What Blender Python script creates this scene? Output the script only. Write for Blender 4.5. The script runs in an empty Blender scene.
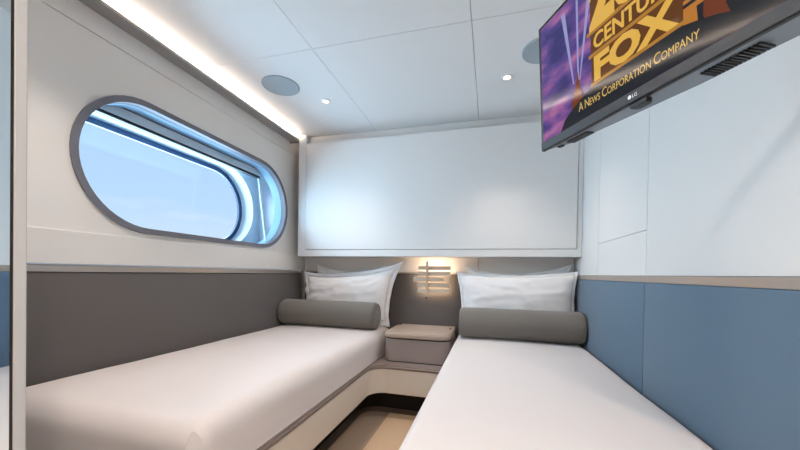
import bpy, bmesh, math, random
from mathutils import Vector, Matrix, noise
random.seed(4)
SC = bpy.context.scene
COL = SC.collection
H = 1.0            # eye height; every z below is written relative to it and lifted by H when built

# ------------------------------------------------------------------ materials
def lin(c):
    return tuple(((v/255)/12.92 if v/255 <= .04045 else ((v/255+.055)/1.055)**2.4) for v in c) + (1.0,)

def mat(name, rgb, rough=.5, metal=0., bump=0., scale=60., var=0., coat=0., sheen=0., stretch=(1,1,1), spec=.5):
    m = bpy.data.materials.new(name); m.use_nodes = True
    nt = m.node_tree; b = nt.nodes['Principled BSDF']
    b.inputs['Base Color'].default_value = lin(rgb)
    b.inputs['Roughness'].default_value = rough
    b.inputs['Metallic'].default_value = metal
    b.inputs['Specular IOR Level'].default_value = spec
    if coat: b.inputs['Coat Weight'].default_value = coat; b.inputs['Coat Roughness'].default_value = .08
    if sheen: b.inputs['Sheen Weight'].default_value = sheen
    if bump or var:
        tc = nt.nodes.new('ShaderNodeTexCoord'); mp = nt.nodes.new('ShaderNodeMapping')
        mp.inputs['Scale'].default_value = stretch
        nz = nt.nodes.new('ShaderNodeTexNoise'); nz.inputs['Scale'].default_value = scale; nz.inputs['Detail'].default_value = 3
        nt.links.new(tc.outputs['Object'], mp.inputs['Vector']); nt.links.new(mp.outputs['Vector'], nz.inputs['Vector'])
        if bump:
            bp = nt.nodes.new('ShaderNodeBump'); bp.inputs['Strength'].default_value = bump; bp.inputs['Distance'].default_value = .004
            nt.links.new(nz.outputs['Fac'], bp.inputs['Height']); nt.links.new(bp.outputs['Normal'], b.inputs['Normal'])
        if var:
            mx = nt.nodes.new('ShaderNodeMix'); mx.data_type = 'RGBA'
            c = lin(rgb)
            mx.inputs[6].default_value = tuple(v*(1-var) for v in c[:3])+(1,)
            mx.inputs[7].default_value = tuple(min(1, v*(1+var)) for v in c[:3])+(1,)
            nt.links.new(nz.outputs['Fac'], mx.inputs[0]); nt.links.new(mx.outputs[2], b.inputs['Base Color'])
    return m

def emit(name, rgb, strength):
    m = bpy.data.materials.new(name); m.use_nodes = True
    nt = m.node_tree; nt.nodes.remove(nt.nodes['Principled BSDF'])
    e = nt.nodes.new('ShaderNodeEmission'); e.inputs['Color'].default_value = lin(rgb); e.inputs['Strength'].default_value = strength
    nt.links.new(e.outputs[0], nt.nodes['Material Output'].inputs['Surface'])
    return m

def screen_mat(name, rgb, strength=.8, sky=False):
    """a lit display pixel colour under a glossy screen surface"""
    m = mat(name, (6,6,8), .07, spec=.2)
    nt = m.node_tree; b = nt.nodes['Principled BSDF']
    b.inputs['Emission Color'].default_value = lin(rgb); b.inputs['Emission Strength'].default_value = strength
    if sky:   # dusk sky picture: violet with pink cloud streaks
        tc = nt.nodes.new('ShaderNodeTexCoord'); mp = nt.nodes.new('ShaderNodeMapping')
        mp.inputs['Rotation'].default_value = (0, 0, .6); mp.inputs['Scale'].default_value = (9, 9, 22)
        nz = nt.nodes.new('ShaderNodeTexNoise'); nz.inputs['Scale'].default_value = 1.0; nz.inputs['Detail'].default_value = 4
        cr = nt.nodes.new('ShaderNodeValToRGB')
        els = cr.color_ramp.elements
        els[0].position = .34; els[0].color = lin((58,50,120)); els[1].position = .72; els[1].color = lin((225,150,165))
        e = els.new(.47); e.color = lin((98,74,152)); e = els.new(.58); e.color = lin((168,104,168))
        nt.links.new(tc.outputs['Object'], mp.inputs['Vector']); nt.links.new(mp.outputs['Vector'], nz.inputs['Vector'])
        nt.links.new(nz.outputs['Fac'], cr.inputs['Fac']); nt.links.new(cr.outputs['Color'], b.inputs['Emission Color'])
    return m

M = {}
M['wall']    = mat('wall_laminate', (228,225,221), .5, bump=.05, scale=180, var=.012)
M['ceil']    = mat('ceiling_laminate', (232,232,231), .6, bump=.06, scale=220, var=.012)
M['dark']    = mat('joint_shadow_gap', (48,46,44), .8)
M['locker']  = mat('locker_laminate', (228,228,227), .45, bump=.05, scale=180, var=.012)
M['grey']    = mat('charcoal_upholstery', (98,93,91), .9, bump=.25, scale=420, var=.05, sheen=.15)
M['blue']    = mat('daylight_blue_upholstery', (88,112,132), .9, bump=.25, scale=420, var=.05, sheen=.15)  # window daylight's blue cast mixed into the fabric colour
M['bolster'] = mat('bolster_velvet', (118,112,105), .85, bump=.25, scale=300, var=.06, sheen=.3, stretch=(1,6,6))
M['sheet']   = mat('white_cotton', (226,218,215), .85, bump=.08, scale=38, var=.008, sheen=.1)
M['pillow']  = mat('white_pillow_cotton', (242,239,238), .85, bump=.12, scale=30, var=.008, sheen=.1)
M['taupe']   = mat('taupe_leather', (134,120,113), .5, bump=.12, scale=260, var=.04)
M['lid']     = mat('pale_taupe_leather', (188,170,155), .5, bump=.1, scale=260, var=.04)
M['body']    = mat('mauve_taupe_leather', (154,140,136), .5, bump=.12, scale=260, var=.04)
M['cream']   = mat('cream_laminate', (224,213,200), .5, bump=.04, scale=160, var=.02)
M['kick']    = mat('dark_toe_kick', (28,22,19), .6)
M['floor']   = mat('dark_brown_carpet', (112,96,84), .95, bump=.5, scale=260, var=.12)
M['carpet']  = mat('taupe_carpet', (160,140,122), .95, bump=.5, scale=240, var=.12)
M['beige']   = mat('beige_carpet', (208,180,150), .95, bump=.4, scale=260, var=.06)
M['metal']   = mat('brushed_metal', (196,184,174), .3, metal=.85, bump=.05, scale=90, var=.05, stretch=(1,.05,8))
M['jamb']    = mat('jamb_grey_paint', (188,190,191), .45)
M['shelf']   = mat('cove_shelf_grey', (158,155,152), .5)
M['ring']    = mat('window_rim_paint', (112,112,122), .4)
M['reveal']  = mat('window_reveal_white', (206,214,222), .45)
M['blind']   = mat('blind_box_daylight_tint', (214,232,244), .4)  # daylight's pale blue put into the base colour of box and lining
M['gasket']  = mat('black_rubber', (22,26,34), .5)
M['sleeve']  = mat('window_sleeve_sky_tint', (132,168,194), .45)  # blue light of the sky painted into the sleeve
M['navy']    = mat('dark_blue_seal', (28,62,98), .4)
M['mirror']  = mat('mirror_silver', (225,230,232), .02, metal=1.)
M['bronze']  = mat('dark_mirror_edge', (62,54,48), .35, metal=.6)
M['black']   = mat('tv_black_plastic', (20,22,25), .38)
M['shell']   = mat('tv_grey_shell', (128,142,154), .4)
M['bezel']   = mat('tv_gloss_bezel', (56,64,72), .22)
M['logo']    = mat('pale_logo_print', (215,220,225), .5)
M['speaker'] = mat('speaker_grille_cloth', (164,176,184), .8, bump=.3, scale=500)
M['whitem']  = mat('white_lamp_trim', (232,232,230), .4)
M['bar']     = mat('sconce_satin_metal', (208,190,168), .5)
M['lens']    = emit('downlight_glow', (255,244,226), 6.0)
M['strip']   = emit('cove_led_glow', (255,234,214), 70.0)
M['led']     = emit('sconce_led_glow', (255,220,182), 15.0)

# glass: a thin clear pane
g = bpy.data.materials.new('clear_window_glass'); g.use_nodes = True
nt = g.node_tree; nt.nodes.remove(nt.nodes['Principled BSDF'])
tr = nt.nodes.new('ShaderNodeBsdfTransparent'); tr.inputs['Color'].default_value = (.95,.975,.99,1)
gl = nt.nodes.new('ShaderNodeBsdfGlossy'); gl.inputs['Roughness'].default_value = .02
mx = nt.nodes.new('ShaderNodeMixShader')
mx.inputs[0].default_value = .012; nt.links.new(tr.outputs[0], mx.inputs[1]); nt.links.new(gl.outputs[0], mx.inputs[2])
nt.links.new(mx.outputs[0], nt.nodes['Material Output'].inputs['Surface'])
M['glass'] = g

# ------------------------------------------------------------------ building helpers
def new(): return bmesh.new()

def box(bm, x0, x1, y0, y1, z0, z1, bev=0., seg=2, mi=0):
    t = bmesh.new()
    bmesh.ops.create_cube(t, size=1)
    for v in t.verts:
        v.co = Vector((x0+(v.co.x+.5)*(x1-x0), y0+(v.co.y+.5)*(y1-y0), z0+(v.co.z+.5)*(z1-z0)))
    if bev: bmesh.ops.bevel(t, geom=t.edges[:], offset=bev, segments=seg, affect='EDGES', profile=.5)
    for f in t.faces: f.material_index = mi
    join(bm, t)

def join(bm, t, mtx=None):
    me = bpy.data.meshes.new('tmp'); t.to_mesh(me); t.free()
    if mtx: me.transform(mtx)
    bm.from_mesh(me); bpy.data.meshes.remove(me)

def prism(bm, pts, a, b, axis='z', bev=0., seg=2, mi=0):
    """outline pts extruded from a to b along an axis"""
    t = bmesh.new()
    def P(p, w):
        if axis == 'z': return (p[0], p[1], w)
        if axis == 'x': return (w, p[0], p[1])
        return (p[0], w, p[1])
    lo = [t.verts.new(P(p, a)) for p in pts]; hi = [t.verts.new(P(p, b)) for p in pts]
    n = len(pts)
    for i in range(n): t.faces.new((lo[i], lo[(i+1)%n], hi[(i+1)%n], hi[i]))
    fa = t.faces.new(lo); fb = t.faces.new(hi)
    bmesh.ops.recalc_face_normals(t, faces=t.faces[:])
    if bev: bmesh.ops.bevel(t, geom=list(set(fa.edges[:]+fb.edges[:])), offset=bev, segments=seg, affect='EDGES')
    bmesh.ops.recalc_face_normals(t, faces=t.faces[:])
    for f in t.faces: f.material_index = mi
    join(bm, t)

def stadium(cy0, cy1, zc, r, n=24):
    pts = []
    for i in range(n+1):
        a = -math.pi/2 + math.pi*i/n; pts.append((cy1+r*math.cos(a), zc+r*math.sin(a)))
    for i in range(n+1):
        a = math.pi/2 + math.pi*i/n; pts.append((cy0+r*math.cos(a), zc+r*math.sin(a)))
    return pts

def plate_hole(bm, outer, inner, x0, x1, mi=0):
    """flat plate in the y-z plane with a hole, from x0 to x1"""
    t = bmesh.new()
    def loop(p):
        v = [t.verts.new((x0, a, b)) for a, b in p]
        return [t.edges.new((v[i], v[(i+1)%len(v)])) for i in range(len(v))]
    e = loop(outer)+loop(inner)
    bmesh.ops.triangle_fill(t, use_beauty=True, use_dissolve=False, edges=e)
    r = bmesh.ops.extrude_face_region(t, geom=t.faces[:])
    for v in [q for q in r['geom'] if isinstance(q, bmesh.types.BMVert)]: v.co.x = x1
    bmesh.ops.recalc_face_normals(t, faces=t.faces[:])
    for f in t.faces: f.material_index = mi
    join(bm, t)

def tube_ring(bm, outer, inner, x0, x1):
    """ring between two outlines with the same point count"""
    n = len(outer); t = bmesh.new()
    V = [[t.verts.new((x, p[0], p[1])) for p in q] for x, q in ((x0, outer), (x1, outer), (x1, inner), (x0, inner))]
    for k in range(4):
        for i in range(n): t.faces.new((V[k][i], V[k][(i+1)%n], V[(k+1)%4][(i+1)%n], V[(k+1)%4][i]))
    bmesh.ops.recalc_face_normals(t, faces=t.faces[:])
    join(bm, t)

def cyl(bm, c, r, h, axis='z', n=40, r2=None, mi=0):
    t = bmesh.new()
    bmesh.ops.create_cone(t, cap_ends=True, segments=n, radius1=r, radius2=r if r2 is None else r2, depth=h)
    R = Matrix.Identity(4)
    if axis == 'x': R = Matrix.Rotation(math.pi/2, 4, 'Y')
    if axis == 'y': R = Matrix.Rotation(-math.pi/2, 4, 'X')
    for f in t.faces: f.material_index = mi
    join(bm, t, Matrix.Translation(c) @ R)

def lathe(bm, prof, c, n=48):
    """profile of (radius, height) revolved about z at c"""
    t = bmesh.new(); rows = []
    for r, z in prof:
        rows.append([t.verts.new((c[0]+r*math.cos(2*math.pi*i/n), c[1]+r*math.sin(2*math.pi*i/n), c[2]+z)) for i in range(n)])
    for a, b in zip(rows, rows[1:]):
        for i in range(n): t.faces.new((a[i], a[(i+1)%n], b[(i+1)%n], b[i]))
    bmesh.ops.recalc_face_normals(t, faces=t.faces[:])
    join(bm, t)

def obj(name, bm, mats, parent=None, smooth=False, world=False):
    """link one mesh object; vertices are in eye-relative world space"""
    me = bpy.data.meshes.new(name); bm.to_mesh(me); bm.free()
    me.transform(Matrix.Translation((0,0,H)))
    xs = [v.co for v in me.vertices]
    lo = Vector((min(v.x for v in xs), min(v.y for v in xs), min(v.z for v in xs)))
    hi = Vector((max(v.x for v in xs), max(v.y for v in xs), max(v.z for v in xs)))
    base = Vector(((lo.x+hi.x)/2, (lo.y+hi.y)/2, lo.z))
    me.transform(Matrix.Translation(-base))
    for m in (mats if isinstance(mats, (list, tuple)) else [mats]): me.materials.append(M[m] if isinstance(m, str) else m)
    if smooth:
        for p in me.polygons: p.use_smooth = True
        if smooth is not True: me.set_sharp_from_angle(angle=math.radians(smooth))
    o = bpy.data.objects.new(name, me); COL.objects.link(o)
    o.location = base
    if parent:
        o.parent = parent
        p, off = parent, Vector((0,0,0))
        while p: off += p.location; p = p.parent
        o.location = base - off
    return o

def tag(o, label, cat, group=None):
    o['label'] = label; o['category'] = cat
    if group: o['group'] = group
    return o

def thing(name, label, cat, loc, group=None):
    o = bpy.data.objects.new(name, None); COL.objects.link(o)
    o.empty_display_size = .05
    o.location = (loc[0], loc[1], loc[2]+H)
    return tag(o, label, cat, group)

def struct(name, bm, mats, parent=None, smooth=False):
    o = obj(name, bm, mats, parent, smooth)
    if parent is None: o['kind'] = 'structure'
    return o

def arc(cx, cy, r, a0, a1, n=10):
    return [(cx+r*math.cos(a0+(a1-a0)*i/n), cy+r*math.sin(a0+(a1-a0)*i/n)) for i in range(n+1)]

PI = math.pi
FZ, CZ = -1.0, 1.16           # floor, ceiling
XR, XL = .60, -1.66           # right wall face, left padded face
XW = -1.675                   # window wall face
ZR = -.630                     # platform rail top
YB, YR = 2.75, -1.7           # back wall, rear wall

# ------------------------------------------------------------------ setting
b = new(); box(b, -2.0, .75, YR-.1, 2.9, FZ-.1, FZ); struct('floor', b, 'floor')

b = new()                     # ceiling panels with open joints over a dark backing
xs = [-1.72, -.917, -.105, .66]; ys = [YR-.05, -.86, .35, 1.562, 2.62]
for i in range(3):
    for j in range(4):
        box(b, xs[i]+.0014, xs[i+1]-.0014, ys[j]+.0014, ys[j+1]-.0014, CZ, CZ+.02)
box(b, -2.0, .75, YR-.1, 2.9, CZ+.021, CZ+.06, mi=1)
struct('ceiling', b, ['ceil', 'dark'])

# window wall: upper panel (with the oval hole), top panel above the joint
WY0, WY1, WZ, WR = .968+.327, 2.474-.327, .505, .327
hole = stadium(WY0, WY1, WZ, WR-.004)
b = new()
plate_hole(b, [(.29, .153), (2.80, .153), (2.80, 1.0165), (.29, 1.0165)], hole, XW-.02, XW)
box(b, XW-.02, XW, .29, 2.80, 1.0195, CZ)
plate_hole(b, [(.29, .12), (2.80, .12), (2.80, CZ), (.29, CZ)], hole, XW-.04, XW-.022, mi=1)
box(b, XW-.04, XL, .29, 2.80, .016, .153, bev=.003)               # pale band under the window
box(b, XW-.04, XL-.03, .29, 2.80, FZ, .014, mi=0)
struct('wall_left', b, ['wall', 'dark'])

b = new()                     # right wall: flush panels
def rp(y0, y1, z0, z1): box(b, XR, XR+.02, y0+.0012, y1-.0012, z0+.0012, z1-.0012)
rp(YR, .20, FZ, CZ); rp(.20, 1.545, .006, CZ); rp(1.545, 2.165, .19, CZ); rp(1.545, 2.165, .006, .19); rp(2.165, 2.80, .006, CZ)
box(b, XR+.021, XR+.06, YR-.05, 2.85, FZ, CZ, mi=1)
box(b, XR+.012, XR+.02, .2, 2.8, FZ, .006)
struct('wall_right', b, ['wall', 'dark'])

b = new()                     # back wall: three pale panels above the headboard
for x0, x1 in ((-1.72, -.889), (-.889, -.096), (-.096, .62)): box(b, x0+.0012, x1-.0012, YB, YB+.02, FZ, CZ)
box(b, -1.75, .66, YB+.021, YB+.06, FZ, CZ, mi=1)
struct('wall_back', b, ['wall', 'dark'])

b = new(); box(b, -.75, .66, YR-.06, YR, FZ, CZ); struct('wall_rear', b, 'wall')
b = new()                     # partition beside the mirror, its pale end face seen at the left edge of the view
box(b, -.66, -.6005, .2875, .3015, FZ, CZ, bev=.002, mi=1)
box(b, -.66, -.612, YR, .2875, FZ, CZ)
box(b, -1.80, -.66, .20, .29, FZ, CZ)
struct('wall_inner', b, ['wall', 'jamb'])

# ------------------------------------------------------------------ window
b = new(); tube_ring(b, stadium(WY0, WY1, WZ, WR+.002), stadium(WY0, WY1, WZ, WR-.026), XW-.03, XW+.010)
win = struct('window_1', b, 'ring', smooth=40)
b = new(); tube_ring(b, stadium(WY0, WY1, WZ, WR-.004), stadium(WY0, WY1, WZ, WR-.028), XW-.10, XW-.03)
obj('inner_sleeve', b, 'sleeve', win, smooth=40)
HX = -2.0                     # hull lining, well behind the cabin wall
OY0, OY1, OZ, OR = 1.0+.312, 2.466-.312, .512, .312
hole2 = stadium(OY0, OY1, OZ, OR)
b = new()
plate_hole(b, [(.70, .10), (2.56, .10), (2.56, .95), (.70, .95)], hole2, HX-.012, HX)
obj('hull_lining', b, 'blind', win)
b = new()
box(b, HX-.01, XW-.04, .70, .72, .10, .95); box(b, HX-.01, XW-.04, 2.54, 2.56, .10, .95)
box(b, HX-.01, XW-.04, .72, 2.54, .93, .95); box(b, HX-.01, XW-.04, .72, 2.54, .10, .12)
obj('reveal_box', b, 'reveal', win)
b = new(); tube_ring(b, stadium(OY0, OY1, OZ, OR+.03), stadium(OY0, OY1, OZ, OR), HX-.115, HX-.012)
obj('outer_sleeve', b, 'reveal', win, smooth=40)
b = new(); tube_ring(b, stadium(OY0, OY1, OZ, OR+.02), stadium(OY0, OY1, OZ, OR-.034), HX-.135, HX-.115)
obj('seal', b, 'navy', win, smooth=40)
b = new(); prism(b, stadium(OY0, OY1, OZ, OR+.01), HX-.130, HX-.124, 'x'); obj('pane', b, 'glass', win)

bl = thing('roller_blind', 'daylight-tinted roller blind box and side rail inside the oval window', 'window blind', (-1.82, 1.6, .75))
b = new(); box(b, -1.86, -1.80, .74, 2.30, .757, .90, bev=.004); obj('blind_box', b, 'blind', bl)
b = new(); box(b, -1.83, -1.797, .74, 2.29, .741, .757); obj('hem_bar', b, 'gasket', bl)
b = new(); box(b, -1.80, -1.797, .74, 2.30, .806, .810); obj('joint_strip', b, 'navy', bl)
b = new()
for s in (0, 1):
    t = bmesh.new(); bmesh.ops.create_cube(t, size=1)
    for v in t.verts:
        k = v.co.z+.5
        v.co = Vector((-1.81+(v.co.x)*.012+(.09*(1-k) if True else 0), 2.288+v.co.y*.016, .125+k*.635))
    join(b, t); break
obj('guide_rail', b, 'blind', bl)

# ------------------------------------------------------------------ cove light along the window wall
cv = thing('cove_light', 'long warm glowing cove light along the top of the window wall', 'cove light', (-1.63, 1.4, 1.11))
b = new(); box(b, XW, -1.593, .30, 2.512, 1.112, 1.121, bev=.002); box(b, -1.598, -1.593, .30, 2.512, 1.121, 1.126); obj('shelf', b, 'shelf', cv)
b = new(); box(b, -1.655, -1.635, .32, 2.50, 1.122, 1.127); obj('light_strip', b, 'strip', cv)
b = new(); box(b, XW, -1.593, 2.512, 2.519, 1.095, 1.128); obj('end_cap', b, 'shelf', cv)

# ------------------------------------------------------------------ overhead locker on the back wall
YF = 2.52
lk = thing('overhead_locker', 'wide white overhead locker on the back wall above both pillows', 'locker', (-.5, 2.63, .132))
b = new()
box(b, -1.593, -1.522, YF+.002, YB-.002, .132, 1.158, bev=.002)
box(b, .570, .598, YF+.002, YB-.002, .132, 1.158, bev=.002)
box(b, -1.522, .570, YF+.002, YB-.002, .132, .186, bev=.002)
box(b, -1.522, .570, YF+.055, YB-.002, 1.085, 1.158, bev=.002)
obj('carcass', b, 'locker', lk)
b = new(); box(b, -1.519, .5665, YF-.002, YF+.02, .1885, 1.083, bev=.003); obj('door', b, 'locker', lk)
b = new(); box(b, -1.5205, .568, YF+.02, YF+.05, .187, 1.0848); obj('backing', b, 'dark', lk)

# ------------------------------------------------------------------ padded wall panels
def padded(name, label, parts, trim, mname):
    c = parts[0]
    t = thing(name, label, 'wall panel', ((c[0]+c[1])/2, (c[2]+c[3])/2, c[4]))
    for p in parts:
        b = new(); box(b, *p, bev=.006, seg=3); obj('padded_panel', b, mname, t, smooth=50)
    b = new(); box(b, *trim, bev=.0015); obj('metal_trim', b, 'metal', t)
    return t
padded('upholstered_wall_panel', 'charcoal upholstered wall panel beside the left bed under the oval window',
       [(XL-.03, XL+.002, .31, 2.695, -.56, -.016)], (XL-.03, XL+.006, .31, 2.695, -.0155, .0095), 'grey')
padded('upholstered_wall_panel', 'upholstered wall panels tinted daylight blue beside the right bed under the television',
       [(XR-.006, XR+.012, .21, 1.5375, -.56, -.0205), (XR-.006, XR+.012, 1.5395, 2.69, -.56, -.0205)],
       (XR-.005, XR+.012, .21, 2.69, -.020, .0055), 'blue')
padded('headboard_panel', 'charcoal upholstered headboard panel behind the pillows and nightstand',
       [(-1.628, .594, 2.70, YB-.001, ZR+.001, .0)], (-1.628, .594, 2.698, YB-.001, .0005, .012), 'grey')

# ------------------------------------------------------------------ mirror at the left edge
mr = thing('wall_mirror', 'tall wall mirror at the left edge reflecting the blue panel', 'mirror', (-.57, .06, FZ+.1))
MA = Matrix.Translation((-.6006, .2873, 0)) @ Matrix.Rotation(math.radians(10), 4, 'Z')
b = new(); box(b, -.010, 0, -.46, -.0032, FZ+.1, CZ-.004); b.transform(MA); obj('mirror_glass', b, 'mirror', mr)
b = new(); box(b, -.010, .0003, -.0030, 0, FZ+.1, CZ-.004); b.transform(MA); obj('edge_strip', b, 'bronze', mr)

# ------------------------------------------------------------------ bed platform (one continuous U)
XI0, XI1, YI = -.768, -.245, 2.165      # inside edges of the rail

def ushape(x0, x1, y, r, yl0=.76, yr0=.50, xl=-1.655, xr=.592, yb=2.69):
    p = [(xl, yl0), (x0, yl0)]
    p += [(q[0], q[1]) for q in arc(x0+r, y-r, r, PI, PI/2)]
    p += [(q[0], q[1]) for q in arc(x1-r, y-r, r, PI/2, 0)]
    p += [(x1, yr0), (xr, yr0), (xr, yb), (xl, yb)]
    return p
pf = thing('bed_platform', 'built-in bed platform with taupe rail and cream sides joining both beds', 'bed base', (-.53, 1.7, FZ))
b = new(); prism(b, ushape(XI0, XI1, YI, .10, yb=2.748), ZR-.026, ZR, bev=.009, seg=3); obj('rail', b, 'taupe', pf, smooth=40)
b = new(); prism(b, ushape(XI0-.008, XI1+.008, YI+.008, .108, .77, .51), -.820, ZR-.0262); obj('front_panel', b, 'cream', pf, smooth=40)
b = new(); prism(b, ushape(XI0-.157, XI1+.157, YI+.20, .16, .82, .56), FZ+.001, -.8202); obj('toe_kick', b, 'kick', pf, smooth=40)

cp = thing('carpet', 'taupe carpet with a beige centre stripe on the floor between the beds', 'carpet', (-.5, 1.2, FZ))
b = new()
yb = 2.262; xa, xb = -.862, -.148
pl = [(xa, .35)] + arc(xa+.11, yb-.11, .11, PI, PI/2) + [(-.672, yb), (-.672, .35)]
prism(b, pl, FZ+.0005, FZ+.008)
pr_ = [(-.338, .35), (-.338, yb)] + arc(xb-.11, yb-.11, .11, PI/2, 0) + [(xb, .35)]
prism(b, pr_, FZ+.0005, FZ+.008)
obj('border', b, 'carpet', cp)
b = new(); box(b, -.6715, -.3385, .35, yb, FZ+.0005, FZ+.009); obj('centre_stripe', b, 'beige', cp)

# ------------------------------------------------------------------ mattresses
def mattress(name, label, x0, x1, y0, y1, z0, z1, r, rl=None, crease=None, seedv=0., crown=.008):
    """rounded, slightly crowned block with soft fabric waviness"""
    bm = bmesh.new(); nx, ny, nz = 44, 90, 12
    cx, cy, cz = (x0+x1)/2, (y0+y1)/2, (z0+z1)/2
    hx, hy, hz = (x1-x0)/2, (y1-y0)/2, (z1-z0)/2
    grid = {}
    def vert(i, j, k):
        key = (i, j, k)
        if key in grid: return grid[key]
        def w(i, n): # crowd the samples to the ends
            s = 2*i/n-1; return math.copysign(1-(1-abs(s))**1.35, s)
        p = Vector((w(i,nx)*hx, w(j,ny)*hy, w(k,nz)*hz))
        rb = min(r, hz*.98)
        rx = rl if (rl and p.x < 0) else rb           # tighter edge where the bed meets the wall
        q = Vector((max(-hx+rx, min(hx-rx, p.x)), max(-hy+rb, min(hy-rb, p.y)), max(-hz+rb*.4, min(hz-rb, p.z))))
        d = p-q
        if p.z > 0 and d.length > 1e-6:
            e = Vector((d.x/rx, d.y/rb, d.z/rb)).normalized(); p = q+Vector((e.x*rx, e.y*rb, e.z*rb))
        elif d.length > 1e-6:
            d2 = Vector((d.x, d.y, 0))
            if d2.length > 1e-6: dd = Vector((d.x/rx, d.y/rb, 0)).normalized(); p = Vector((q.x+dd.x*rx, q.y+dd.y*rb, p.z))
        p += Vector((cx, cy, cz))
        up = max(0, (p.z-cz)/hz)
        u = (p.x-cx)/hx; t = (p.y-cy)/hy
        p.z += up*crown*(1-u*u)*(1-t**6)
        n1 = noise.noise(Vector((p.x*3.1+seedv, p.y*2.2, p.z*4)))*.006 + noise.noise(Vector((p.x*9, p.y*7+seedv, p.z*9)))*.0018
        if p.z > z0+.03: p += Vector((n1*.4, n1*.4, n1*up*.8))
        if crease:    # tucked corner: sheet pulled in under a soft fold
            dx, dy = p.x-crease[0], p.y-crease[1]
            dist = math.hypot(dx, dy); dz = (z1-p.z)
            if dz > .015:
                a = math.exp(-((dy-.0-dz*.10)/.018)**2)*math.exp(-(max(0, crease[0]-p.x-.02)/.05)**2)
                p += Vector((-.016, .010, 0))*a*min(1, dz/.05)
                a2 = math.exp(-((dy+.035)/.03)**2)*math.exp(-(max(0, crease[0]-p.x)/.08)**2)
                p += Vector((.008, -.010, 0))*a2*min(1, dz/.05)
        grid[key] = bm.verts.new(p); return grid[key]
    def quad(a, b_, c, d):
        try: bm.faces.new((a, b_, c, d))
        except ValueError: pass
    for i in range(nx):
        for j in range(ny):
            quad(vert(i,j,nz), vert(i+1,j,nz), vert(i+1,j+1,nz), vert(i,j+1,nz))
            quad(vert(i,j,0), vert(i,j+1,0), vert(i+1,j+1,0), vert(i+1,j,0))
    for k in range(nz):
        for i in range(nx):
            quad(vert(i,0,k), vert(i+1,0,k), vert(i+1,0,k+1), vert(i,0,k+1))
            quad(vert(i,ny,k), vert(i,ny,k+1), vert(i+1,ny,k+1), vert(i+1,ny,k))
        for j in range(ny):
            quad(vert(0,j,k), vert(0,j,k+1), vert(0,j+1,k+1), vert(0,j+1,k))
            quad(vert(nx,j,k), vert(nx,j+1,k), vert(nx,j+1,k+1), vert(nx,j,k+1))
    bmesh.ops.recalc_face_normals(bm, faces=bm.faces[:])
    return tag(obj(name, bm, 'sheet', smooth=True), label, 'mattress')
ml = mattress('mattress', 'left mattress in a white fitted sheet below the oval window', XL+.003, -.785, .735, 2.695, ZR+.001, -.441, .075, rl=.022, seedv=3.)
mattress('mattress', 'right mattress in a white fitted sheet beside the blue wall panel', -.228, XR-.012, .47, 2.695, ZR+.001, -.445, .035, seedv=9.)

bm = bmesh.new(); rows = []          # tucked hospital corner: a flap of sheet folded over the corner of the left mattress
ccx, ccy, rr0 = -.785-.075, .735+.075, .075
for k in range(15):
    f = k/14; z = -.462-.163*f; op = min(1, f/.45)**.8; row = []
    for th, off in ((-8,-.004), (-20,.003), (-32,.008), (-44,.015), (-55,.021), (-61,.024), (-63,.019), (-63.5,-.006)):
        mid = -46; a = math.radians(mid+(th-mid)*(.12+.88*op)-4*f)
        q = rr0+off*op-.006*(1-op)
        row.append(bm.verts.new((ccx+q*math.cos(a), ccy+q*math.sin(a), z)))
    rows.append(row)
for a_, b_ in zip(rows, rows[1:]):
    for k in range(7): bm.faces.new((a_[k], a_[k+1], b_[k+1], b_[k]))
bmesh.ops.recalc_face_normals(bm, faces=bm.faces[:])
obj('corner_fold', bm, 'sheet', ml, smooth=50)

# ------------------------------------------------------------------ bolsters
def bolster(label, x0, x1, y, z, r):
    t = thing('bolster', label, 'bolster cushion', ((x0+x1)/2, y, z-r), 'grey bolsters in front of the pillows')
    bm = bmesh.new(); n, m = 56, 40; rows = []
    e = .022
    prof = []
    for i in range(7): a = PI/2*i/6; prof.append((x0+e-e*math.cos(a), r-e+e*math.sin(a)))
    for i in range(1, m): prof.append((x0+e+(x1-x0-2*e)*i/m, r))
    for i in range(7): a = PI/2*i/6; prof.append((x1-e+e*math.sin(a), r-e+e*math.cos(a)))
    for px, pr in prof:
        ring = []
        for k in range(n):
            a = 2*PI*k/n
            rr = pr*(1+.012*noise.noise(Vector((px*5, math.cos(a)*1.5, math.sin(a)*1.5+x0))))
            zz = z+rr*math.sin(a); zz = max(zz, z-r+.004)
            ring.append(bm.verts.new((px, y+rr*math.cos(a)*1.02, zz)))
        rows.append(ring)
    for a_, b_ in zip(rows, rows[1:]):
        for k in range(n): bm.faces.new((a_[k], a_[(k+1)%n], b_[(k+1)%n], b_[k]))
    bm.faces.new(rows[0][::-1]); bm.faces.new(rows[-1])
    bmesh.ops.recalc_face_normals(bm, faces=bm.faces[:])
    obj('cover', bm, 'bolster', t, smooth=50)
    for px, s in ((x0+.003, -1), (x1-.003, 1)):        # stitched piping round each end
        bm = bmesh.new(); rows = []
        for k in range(n):
            a = 2*PI*k/n; ring = []
            for j in range(8):
                q = 2*PI*j/8; rr = r-.012+.004*math.cos(q)
                ring.append(bm.verts.new((px+.004*math.sin(q), y+rr*math.cos(a)*1.02, max(z+rr*math.sin(a), z-r+.004))))
            rows.append(ring)
        for k in range(n):
            a_, b_ = rows[k], rows[(k+1)%n]
            for j in range(8): bm.faces.new((a_[j], a_[(j+1)%8], b_[(j+1)%8], b_[j]))
        bmesh.ops.recalc_face_normals(bm, faces=bm.faces[:])
        obj('piping', bm, 'bolster', t, smooth=True)
bolster('grey cylindrical bolster lying across the left bed below the window', -1.648, -.836, 2.425, -.331, .104)
bolster('grey cylindrical bolster lying across the right bed against the blue panel', -.200, .582, 2.385, -.335, .1035)

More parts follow.
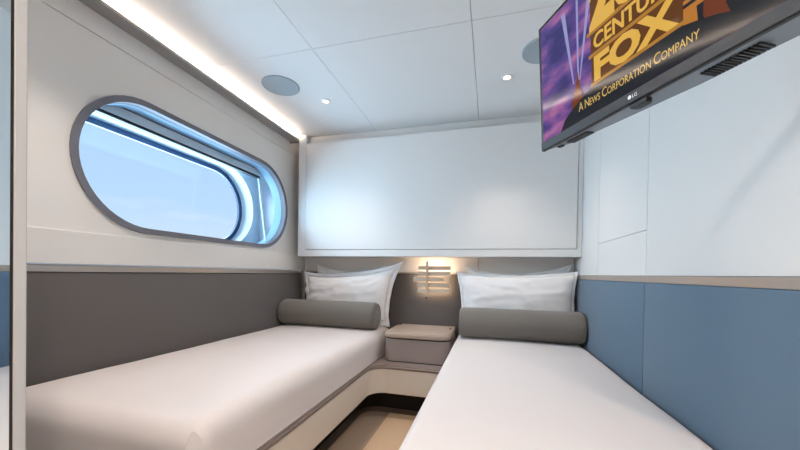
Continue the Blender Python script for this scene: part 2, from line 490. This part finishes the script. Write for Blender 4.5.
# ------------------------------------------------------------------ pillows
def pillow(label, TL, TR, BL, BR, T, flange=.018, sag=.02, seedv=0., group=None, bodyoff=(0,0,0,0)):
    """flanged pillowcase: a bilinear patch of four corners, plumped along its normal, with a thin hem round it"""
    TL, TR, BL, BR = map(Vector, (TL, TR, BL, BR))
    t = thing('pillow', label, 'pillow', (BL+BR)/2, group)
    n = ((TR-TL).cross(TL-BL)).normalized()
    if n.y > 0: n = -n            # towards the foot of the bed
    W = ((TR-TL).length+(BR-BL).length)/2; Hh = ((TL-BL).length+(TR-BR).length)/2
    fu, fv = 2*flange/W, 2*flange/Hh
    def P(u, v):
        a, c = (u+1)/2, (v+1)/2
        p = (BL*(1-a)+BR*a)*(1-c)+(TL*(1-a)+TR*a)*c
        edgev = max(0, abs(v)-.2)/.8; edgeu = max(0, abs(u)-.2)/.8
        p = p + (BL-TL).normalized()*sag*(1-abs(u)**2.2)*v*(1 if v > 0 else .2)
        p = p + (TL-TR).normalized()*sag*.8*(1-abs(v)**2.2)*u
        return p
    def S(u, v):                  # plump 0..1
        a = max(0, 1-abs(u/(1-fu))**2.6); c = max(0, 1-abs(v/(1-fv))**2.6)
        return (a*c)**.5
    def wav(u, v):
        d = max(abs(u), abs(v))
        return n*(noise.noise(Vector((u*3.3+seedv, v*3.3, seedv)))*.012*d**4 + noise.noise(Vector((u*7, v*7+seedv, seedv*.3)))*.004)
    N, K = 64, 40
    bm = bmesh.new(); fr, bk = {}, {}
    for i in range(N+1):
        for j in range(K+1):
            u = (1-fu)*(math.sin((2*i/N-1)*PI/2)*.6+.4*(2*i/N-1)); v = (1-fv)*(math.sin((2*j/K-1)*PI/2)*.6+.4*(2*j/K-1))
            s = S(u, v); w = wav(u, v)
            wr = noise.noise(Vector((u*2.4+seedv, v*5, 1.7)))*.010*s + abs(noise.noise(Vector((u*5+v*2, v*3-u, seedv))))*.008*(1-s)
            fr[i,j] = bm.verts.new(P(u,v)+w+n*(T*.62*s+.004+wr))
            bk[i,j] = bm.verts.new(P(u,v)+w-n*(T*.38*s+.004))
    for i in range(N):
        for j in range(K):
            bm.faces.new((fr[i,j], fr[i+1,j], fr[i+1,j+1], fr[i,j+1]))
            bm.faces.new((bk[i,j], bk[i,j+1], bk[i+1,j+1], bk[i+1,j]))
    for i in range(N):
        bm.faces.new((fr[i,0], bk[i,0], bk[i+1,0], fr[i+1,0])); bm.faces.new((fr[i,K], fr[i+1,K], bk[i+1,K], bk[i,K]))
    for j in range(K):
        bm.faces.new((fr[0,j], fr[0,j+1], bk[0,j+1], bk[0,j])); bm.faces.new((fr[N,j], bk[N,j], bk[N,j+1], fr[N,j+1]))
    bmesh.ops.recalc_face_normals(bm, faces=bm.faces[:])
    obj('cushion', bm, 'pillow', t, smooth=True)
    # flange
    bm = bmesh.new(); rings = []
    def per(k, L):
        k = k % (4*L); s = 2*(k % L)/L-1
        return [(s, -1), (1, s), (-s, 1), (-1, -s)][k//L]
    L = 44
    for f, th in ((0., .0035), (.5, .003), (1., .0025)):
        for side in (1, -1):
            ring = []
            for k in range(4*L):
                a, c = per(k, L)
                u = a*(1-fu*(1-f)*1.02) if f < 1 else a; v = c*(1-fv*(1-f)*1.02) if f < 1 else c
                w = wav(u, v) + n*(.010*f*math.sin(k*.55+seedv)*noise.noise(Vector((k*.11, seedv, 0)))*2)
                ring.append(bm.verts.new(P(u, v)+w+n*th*side))
            rings.append(ring)
    order = [0, 2, 4, 5, 3, 1]
    for q in range(6):
        A, B = rings[order[q]], rings[order[(q+1) % 6]]
        for k in range(4*L): bm.faces.new((A[k], A[(k+1)%(4*L)], B[(k+1)%(4*L)], B[k]))
    bmesh.ops.recalc_face_normals(bm, faces=bm.faces[:])
    obj('flange', bm, 'pillow', t, smooth=True)
    return t
zm = -.438
pillow('white flanged pillow standing directly behind the left bolster', (-1.60,2.625,.005), (-.690,2.630,.095), (-1.61,2.595,zm), (-.785,2.595,zm), .10, sag=.055, seedv=1.3, group='white pillows', flange=.040)
pillow('white pillow tucked behind the front pillow of the left bed', (-1.50,2.684,.066), (-.84,2.684,.06), (-1.55,2.676,zm), (-.86,2.676,zm), .022, sag=.055, seedv=4.1, group='white pillows')
pillow('white flanged pillow standing directly behind the right bolster', (-.256,2.610,.022), (.5935,2.570,.034), (-.218,2.575,zm), (.592,2.565,zm), .10, sag=.03, seedv=7.7, group='white pillows')
pillow('white pillow tucked behind the front pillow of the right bed', (-.195,2.684,.068), (.580,2.684,.092), (-.20,2.676,zm), (.578,2.676,zm), .022, sag=.07, seedv=11.2, group='white pillows')

# ------------------------------------------------------------------ nightstand
ns = thing('nightstand', 'taupe leather nightstand with rounded front corners between the two beds', 'nightstand', (-.5, 2.48, ZR))
NX0, NX1, NY = -.735, -.262, 2.275
def rnd(x0, x1, y0, y1, r):
    return [(x0, y1)] + arc(x0+r, y0+r, r, PI, 1.5*PI, 12) + arc(x1-r, y0+r, r, 1.5*PI, 2*PI, 12) + [(x1, y1)]
b = new(); prism(b, rnd(NX0, NX1, NY, 2.698, .07), ZR+.006, -.468, bev=.004); obj('body', b, 'body', ns, smooth=40)
b = new(); prism(b, rnd(NX0+.008, NX1-.008, NY+.008, 2.698, .064), -.468, -.459); prism(b, rnd(NX0+.006, NX1-.006, NY+.006, 2.69, .064), ZR, ZR+.006); obj('shadow_gap', b, 'kick', ns)
b = new(); prism(b, rnd(NX0-.002, NX1+.002, NY-.006, 2.655, .075), -.459, -.423, bev=.008, seg=3); obj('lid', b, 'lid', ns, smooth=40)
b = new(); box(b, NX0+.03, NX1-.002, 2.657, 2.697, -.459, -.420, bev=.006, seg=3); obj('back_rail', b, 'lid', ns, smooth=40)
b = new(); box(b, NX1-.035, NX1-.022, 2.56, 2.63, -.4232, -.4215); obj('finger_slot', b, 'kick', ns)

# ------------------------------------------------------------------ sconce
sc = thing('wall_sconce', 'glowing sconce of five stacked metal bars on one post above the nightstand', 'wall lamp', (-.49, 2.66, -.19))
YS = 2.64
b = new(); box(b, -.499, -.479, YS-.014, YS-.006, -.187, .100, bev=.002); obj('post', b, 'bar', sc)
b = new(); box(b, -.500, -.478, YS-.005, 2.6975, -.12, -.03, bev=.002); obj('mount', b, 'bar', sc)
b = new(); cyl(b, (-.489, YS-.010, -.191), .009, .012, 'y', 20); obj('end_knob', b, 'bronze', sc)
for x0, x1, zt in ((-.563,-.303,.063), (-.563,-.303,.018), (-.602,-.357,-.028), (-.566,-.307,-.074), (-.566,-.307,-.120)):
    b = new(); box(b, x0, x1, YS-.004, YS+.016, zt-.032, zt, bev=.002); br = obj('bar', b, 'bar', sc)
    b = new(); box(b, x0+.006, x1-.006, YS+.0165, YS+.019, zt-.028, zt-.004); obj('light_strip', b, 'led', br)

# ------------------------------------------------------------------ ceiling fittings
def speaker(label, x, y, r):
    t = thing('ceiling_speaker', label, 'speaker', (x, y, CZ-.008), 'round ceiling speakers')
    b = new(); lathe(b, [(r*.955, -.004), (r*.955, -.007), (r, -.005), (r, 0), (r*.955, 0)], (x, y, CZ)); obj('rim', b, 'speaker', t, smooth=30)
    b = new(); cyl(b, (x, y, CZ-.003), r*.955, .006, n=64); obj('grille', b, 'speaker', t)
speaker('round pale blue-grey ceiling speaker above the window wall side', -1.286, 1.822, .112)
speaker('round pale blue-grey ceiling speaker half hidden by the television corner', .250, 1.850, .112)

def downlight(label, x, y, energy, cone=96):
    t = thing('ceiling_downlight', label, 'ceiling light', (x, y, CZ-.006), 'recessed ceiling downlights')
    b = new(); lathe(b, [(.020, -.002), (.021, -.006), (.030, -.005), (.031, 0), (.020, 0)], (x, y, CZ), 40); obj('trim_ring', b, 'whitem', t, smooth=30)
    b = new(); cyl(b, (x, y, CZ-.0015), .0195, .002, n=32); obj('lens', b, 'lens', t)
    lamp(x, y, energy, cone)
def lamp(x, y, energy, cone):
    L = bpy.data.lights.new('downlight_lamp', 'SPOT'); L.energy = energy; L.color = (1, .86, .755)
    L.spot_size = math.radians(cone); L.spot_blend = 1.; L.shadow_soft_size = .03
    o = bpy.data.objects.new('downlight_lamp', L); COL.objects.link(o); o.location = (x, y, CZ-.02+H)
E_D = 52
downlight('small lit ceiling downlight left of centre near the cove light', -1.098, 2.057, E_D*.58)
downlight('small lit ceiling downlight beside the television', .072, 2.055, E_D*.58)
downlight('small lit ceiling downlight over the foot of the left bed, above the viewer', -1.26, .82, E_D*.75)
downlight('added fill downlight, unseen behind the viewer over the walkway', .15, -.15, E_D*1.5, 150)  # added out of view, wide cone fills upright faces and the bed foot
downlight('added fill downlight, unseen furthest behind the viewer', .0, -1.0, E_D*1.6, 150)  # second added lamp out of view, brightens the whole room

# ------------------------------------------------------------------ television
A = math.radians(28.7); TT = math.radians(3.2)
d = Vector((math.sin(A), -math.cos(A), 0)); n0 = Vector((-math.cos(A), -math.sin(A), 0))
up = Vector((0,0,1))*math.cos(TT)+n0*math.sin(TT); nn = n0*math.cos(TT)-Vector((0,0,1))*math.sin(TT)
P0 = Vector((.1214, .9378, .3227))
TW, TH = .530, .3138
TM = Matrix(((d.x, nn.x, up.x, P0.x), (d.y, nn.y, up.y, P0.y), (d.z, nn.z, up.z, P0.z), (0,0,0,1)))   # (along, out, up)
tv = thing('television', 'wall-mounted flat television angled out from the right wall at upper right', 'television', (.42, .78, .33))
def tvobj(name, bm, m, parent=tv, smooth=False):
    bm.transform(TM); bmesh.ops.recalc_face_normals(bm, faces=bm.faces[:]); return obj(name, bm, m, parent, smooth)
b = new()   # housing: front frame plus a deeper rear shell that tapers to the ends
box(b, 0, TW, -.012, -.0015, 0, TH, bev=.0025)
tvobj('frame', b, 'black')
b = new()
t = bmesh.new(); N = 40; rows = []
for i in range(N+1):
    s = .004+(TW-.008)*i/N; q = min(s, TW-s)
    dep = .012+(.046+.022*min(1,max(0,(s-.12)/.2)))*min(1, max(0, q-.004)/.055)**.8 if q > .004 else .012
    rows.append([t.verts.new((s, -.0122, .0025)), t.verts.new((s, -dep, .004+.003*(dep/.05))), t.verts.new((s, -dep*1.0, TH*.62)), t.verts.new((s, -.0122-.1*dep, TH-.004))])
for a_, b_ in zip(rows, rows[1:]):
    for k in range(4): t.faces.new((a_[k], b_[k], b_[(k+1)%4], a_[(k+1)%4]))
t.faces.new(rows[0]); t.faces.new(rows[-1][::-1])
join(b, t); tvobj('rear_shell', b, 'shell')
BZ = .0205   # bottom bezel
b = new(); box(b, .003, TW-.003, -.0015, .0005, .0015, BZ, bev=.0004); tvobj('bottom_bezel', b, 'bezel')
scm = screen_mat('screen_dusk_sky', (120,90,160), .75, sky=True)
b = new(); box(b, .0115, TW-.0115, -.0015, 0., BZ, TH-.010); scr = tvobj('screen', b, scm)
def flat(name, pts, m, lev, parent=scr):
    b = new(); lay(b, pts, lev); return tvobj(name, b, m, parent)
def lay(b, pts, lev):
    t = bmesh.new(); lo = [t.verts.new((p[0], .0001, p[1])) for p in pts]; hi = [t.verts.new((p[0], .0002+lev*.00012, p[1])) for p in pts]
    k = len(pts); t.faces.new(hi); 
    for i in range(k): t.faces.new((lo[i], lo[(i+1)%k], hi[(i+1)%k], hi[i]))
    bmesh.ops.recalc_face_normals(t, faces=t.faces[:]); bmesh.ops.triangulate(t, faces=[f for f in t.faces if len(f.verts) > 4]); join(b, t)
S_ledge = screen_mat('screen_ledge_gold', (190,132,48), .8); S_gold = screen_mat('screen_gold', (236,186,82), .85); S_gold2 = screen_mat('screen_dark_gold', (104,60,24), .8)
S_night = screen_mat('screen_night', (40,46,54), .6); S_brown = screen_mat('screen_ember_brown', (128,64,38), .7)
S_beam = screen_mat('screen_beam', (172,172,226), .7); S_orange = screen_mat('screen_orange', (206,132,58), .75); S_cap = screen_mat('screen_caption_gold', (226,190,108), .85)
S_dusk = screen_mat('screen_dusk_band', (120,80,70), .6)
# night sky at the right and the dark lower hill that carries the caption
flat('night_sky', [(.335,.16), (.35,TH-.0082), (TW-.0082,TH-.0082), (TW-.0082,BZ+.0002), (.30,BZ+.0002)], S_night, 0)
hill = [(.075,BZ+.0002)] + [(.075+.37*k/24, BZ+.004+.063*math.sin(PI*min(1,k/24))**.62) for k in range(1,24)] + [(.445,BZ+.0002)]
# searchlight beams
for x0, x1, xt, w in ((.131,.135,.131,.006), (.136,.139,.165,.010), (.118,.121,.085,.012), (.46,.463,.50,.012)):
    flat('light_beam', [(x0,.11), (x1,.11), (xt+w,.285), (xt,.285)], S_beam, 1)
# stepped plinth and towers
b = new()
for x0, x1, z0, z1 in ((.185,.375,.030,.092), (.175,.385,.092,.100), (.168,.392,.106,.112)): lay(b, [(x0,z0), (x1,z0), (x1-.004,z1), (x0+.004,z1)], 2)
tvobj('plinth', b, S_orange, scr)
def tower(rows):
    b = new()
    for x0, x1, z0, z1, k in rows: lay(b, [(x0,z0), (x1,z0), (x1-k,z1), (x0+k,z1)], 3)
    tvobj('tower', b, S_brown, scr)
tower(((.107,.150,BZ+.001,.078,.006), (.116,.145,.078,.098,.008), (.124,.138,.098,.112,.003), (.128,.134,.112,.130,.002)))
tower(((.372,.418,.040,.070,.010), (.380,.410,.070,.160,.004), (.376,.414,.160,.176,.004)))
tower(((.47,.512,.06,.20,.004),))
flat('pillar', [(.30,.050), (.352,.050), (.352,.13), (.31,.13)], S_brown, 3)
flat('foreground_hill', hill, S_night, 4)
# raised lettering
def text_bm(s, size, x, z, width=None, shear=0., align='LEFT', lev=5, thick=.0003, bold=0.):
    cu = bpy.data.curves.new('lettering', 'FONT'); cu.body = s; cu.size = size; cu.align_x = align; cu.extrude = thick; cu.resolution_u = 3; cu.offset = bold
    o = bpy.data.objects.new('lettering', cu); COL.objects.link(o)
    dg = bpy.context.evaluated_depsgraph_get(); me = bpy.data.meshes.new_from_object(o.evaluated_get(dg))
    bpy.data.objects.remove(o); bpy.data.curves.remove(cu)
    t = bmesh.new(); t.from_mesh(me); bpy.data.meshes.remove(me)
    lo, hi = min(v.co.x for v in t.verts), max(v.co.x for v in t.verts)
    k = width/(hi-lo) if width else 1
    for v in t.verts:
        px = x+((v.co.x-lo)*k if width else v.co.x)+shear*v.co.y
        v.co = Vector((px, .0004+lev*.00012+v.co.z, z+v.co.y))
    return t, (hi-lo)*k
def slabs(rows, m, lev, name):
    b = new()
    for x0, x1, z0, z1 in rows: lay(b, [(x0,z0), (x1,z0), (x1,z1), (x0,z1)], lev)
    return tvobj(name, b, m, scr)
slabs([(.170,.352,.084,.300)], S_gold2, 4, 'letter_block')
slabs([(.160,.356,.1835,.1915)], S_ledge, 5, 'gold_ledge')
slabs([(.164,.360,.1365,.1435)], S_ledge, 5, 'gold_ledge')
slabs([(.168,.366,.0770,.0835)], S_ledge, 5, 'gold_ledge')
for s, size, x, z, w, bo in (('20', .142, .168, .1965, .118, .05), ('TH', .055, .296, .235, .042, .03), ('CENTURY', .0425, .178, .1485, .168, .018), ('FOX', .0655, .178, .0865, .168, .045)):
    t, _ = text_bm(s, size, x, z, w, lev=6, thick=.0006, bold=size*bo); b = new(); join(b, t); tvobj('gold_lettering', b, S_gold, scr)
b = new(); x = .1335
pieces = [('A', 1), (' ', 0), ('N', 1), ('EWS', 0), (' ', 0), ('C', 1), ('ORPORATION', 0), (' ', 0), ('C', 1), ('OMPANY', 0)]
raw = []
for s, big in pieces:
    if s == ' ': x += .0055; continue
    size = .0265 if big else .0200
    t, w = text_bm(s, size, 0, .0415, lev=7, thick=.0001)
    raw.append((t, x, w)); x += w+.0018
k = .243/(x-.1335)
for t, x0, w in raw:
    lo = min(v.co.x for v in t.verts)
    for v in t.verts: v.co.x = .1335+((v.co.x-lo)+(x0-.1335))*k
    join(b, t)
tvobj('caption_lettering', b, S_cap, scr)
# maker's mark on the bezel, sensor nub, vents under the shell
b = new(); t = bmesh.new(); bmesh.ops.create_circle(t, cap_ends=True, segments=24, radius=.0036)
for v in t.verts: v.co = Vector((.2565+v.co.x, .0007, .0115+v.co.y))
join(b, t); t, w = text_bm('LG', .0085, .2615, .0085, lev=1, thick=.0001); join(b, t); tvobj('maker_logo', b, 'logo')
b = new(); prism(b, [(.252,-.004), (.285,-.004)] + arc(.274,-.014,.011,0,-PI/2,6) + [(.258,-.025), (.252,-.018)], -.008, .001, bev=.0015); tvobj('sensor_nub', b, 'black')
for x0, x1, y0, y1 in ((.065,.125,-.046,-.024), (.030,.044,-.036,-.026), (.468,.50,-.056,-.03)):
    b = new(); box(b, x0, x1, y0, y1, .0012, .0045); tvobj('vent', b, 'black')
for k in range(14):
    xx = .354+k*.0055; b = new(); box(b, xx, xx+.0026, -.062, -.030, .0008, .0045); tvobj('grille_slot', b, 'black')
b = new()     # folding wall bracket behind the set
c0 = TM @ Vector((.265, -.055, .17)); w0 = Vector((XR-.012, .62, c0.z))
box(b, .215, .315, -.068, -.056, .12, .22, bev=.002); b.transform(TM)
box(b, XR-.014, XR-.0005, .56, .68, c0.z-.09, c0.z+.09, bev=.002)
def bar(p, q, r):
    v = q-p; t = bmesh.new(); bmesh.ops.create_cone(t, cap_ends=True, segments=16, radius1=r, radius2=r, depth=v.length)
    join(b, t, Matrix.Translation((p+q)/2) @ v.to_track_quat('Z','Y').to_matrix().to_4x4())
bar(c0, w0, .016)
obj('bracket', b, 'black', tv)

# ------------------------------------------------------------------ daylight
w = bpy.data.worlds.new('sky'); SC.world = w; w.use_nodes = True
nt = w.node_tree; bg = nt.nodes['Background']
tc = nt.nodes.new('ShaderNodeTexCoord'); sp = nt.nodes.new('ShaderNodeSeparateXYZ'); nt.links.new(tc.outputs['Generated'], sp.inputs[0])
cr = nt.nodes.new('ShaderNodeValToRGB'); e = cr.color_ramp.elements
e[0].position = 0.0; e[0].color = lin((120,165,205)); e[1].position = .8; e[1].color = lin((150,194,238))
q = e.new(.02); q.color = lin((222,234,246)); q = e.new(.16); q.color = lin((190,219,249)); 
nt.links.new(sp.outputs['Z'], cr.inputs['Fac'])
nz = nt.nodes.new('ShaderNodeTexNoise'); nz.inputs['Scale'].default_value = 7; nz.inputs['Detail'].default_value = 6
mp = nt.nodes.new('ShaderNodeMapping'); mp.inputs['Scale'].default_value = (1,1,3.5)
nt.links.new(tc.outputs['Generated'], mp.inputs[0]); nt.links.new(mp.outputs[0], nz.inputs['Vector'])
ramp = nt.nodes.new('ShaderNodeValToRGB'); ramp.color_ramp.elements[0].position = .5; ramp.color_ramp.elements[1].position = .72
nt.links.new(nz.outputs['Fac'], ramp.inputs[0])
band = nt.nodes.new('ShaderNodeMapRange'); band.inputs[1].default_value = .22; band.inputs[2].default_value = .04; nt.links.new(sp.outputs['Z'], band.inputs[0])
mul = nt.nodes.new('ShaderNodeMath'); mul.operation = 'MULTIPLY'; nt.links.new(ramp.outputs[0], mul.inputs[0]); nt.links.new(band.outputs[0], mul.inputs[1])
mxc = nt.nodes.new('ShaderNodeMix'); mxc.data_type = 'RGBA'; mxc.inputs[7].default_value = lin((244,244,244))
nt.links.new(mul.outputs[0], mxc.inputs[0]); nt.links.new(cr.outputs[0], mxc.inputs[6]); nt.links.new(mxc.outputs[2], bg.inputs['Color'])
bg.inputs['Strength'].default_value = 1.1

L = bpy.data.lights.new('sky_daylight', 'SUN'); L.energy = 36.0; L.color = (.55, .80, 1.); L.angle = math.radians(110)
o = bpy.data.objects.new('sky_daylight', L); COL.objects.link(o)
o.rotation_euler = Vector((1, -.10, .08)).to_track_quat('-Z', 'Y').to_euler(); o.location = (-4, 1.7, 2.5)

# ------------------------------------------------------------------ camera
cam = bpy.data.cameras.new('camera'); co = bpy.data.objects.new('camera', cam); COL.objects.link(co)
yaw, pit, rol = .264604, -.01036, .016645
F = Vector((-math.sin(yaw)*math.cos(pit), math.cos(yaw)*math.cos(pit), math.sin(pit)))
R = Vector((math.cos(yaw), math.sin(yaw), 0)); U = R.cross(F)
R2 = R*math.cos(rol)+U*math.sin(rol); U2 = U*math.cos(rol)-R*math.sin(rol)
co.matrix_world = Matrix(((R2.x, U2.x, -F.x, 0), (R2.y, U2.y, -F.y, 0), (R2.z, U2.z, -F.z, H), (0,0,0,1)))
cam.sensor_width = 36; cam.sensor_fit = 'HORIZONTAL'; cam.lens = 333.42/800*36
cam.shift_y = (276.8-225)/800; cam.clip_start = .02
SC.camera = co
vs = SC.view_settings; SC.display_settings.display_device = 'sRGB'
vs.view_transform = 'Standard'; vs.look = 'None'; vs.exposure = 0.0; vs.gamma = 1.0; vs.use_curve_mapping = False
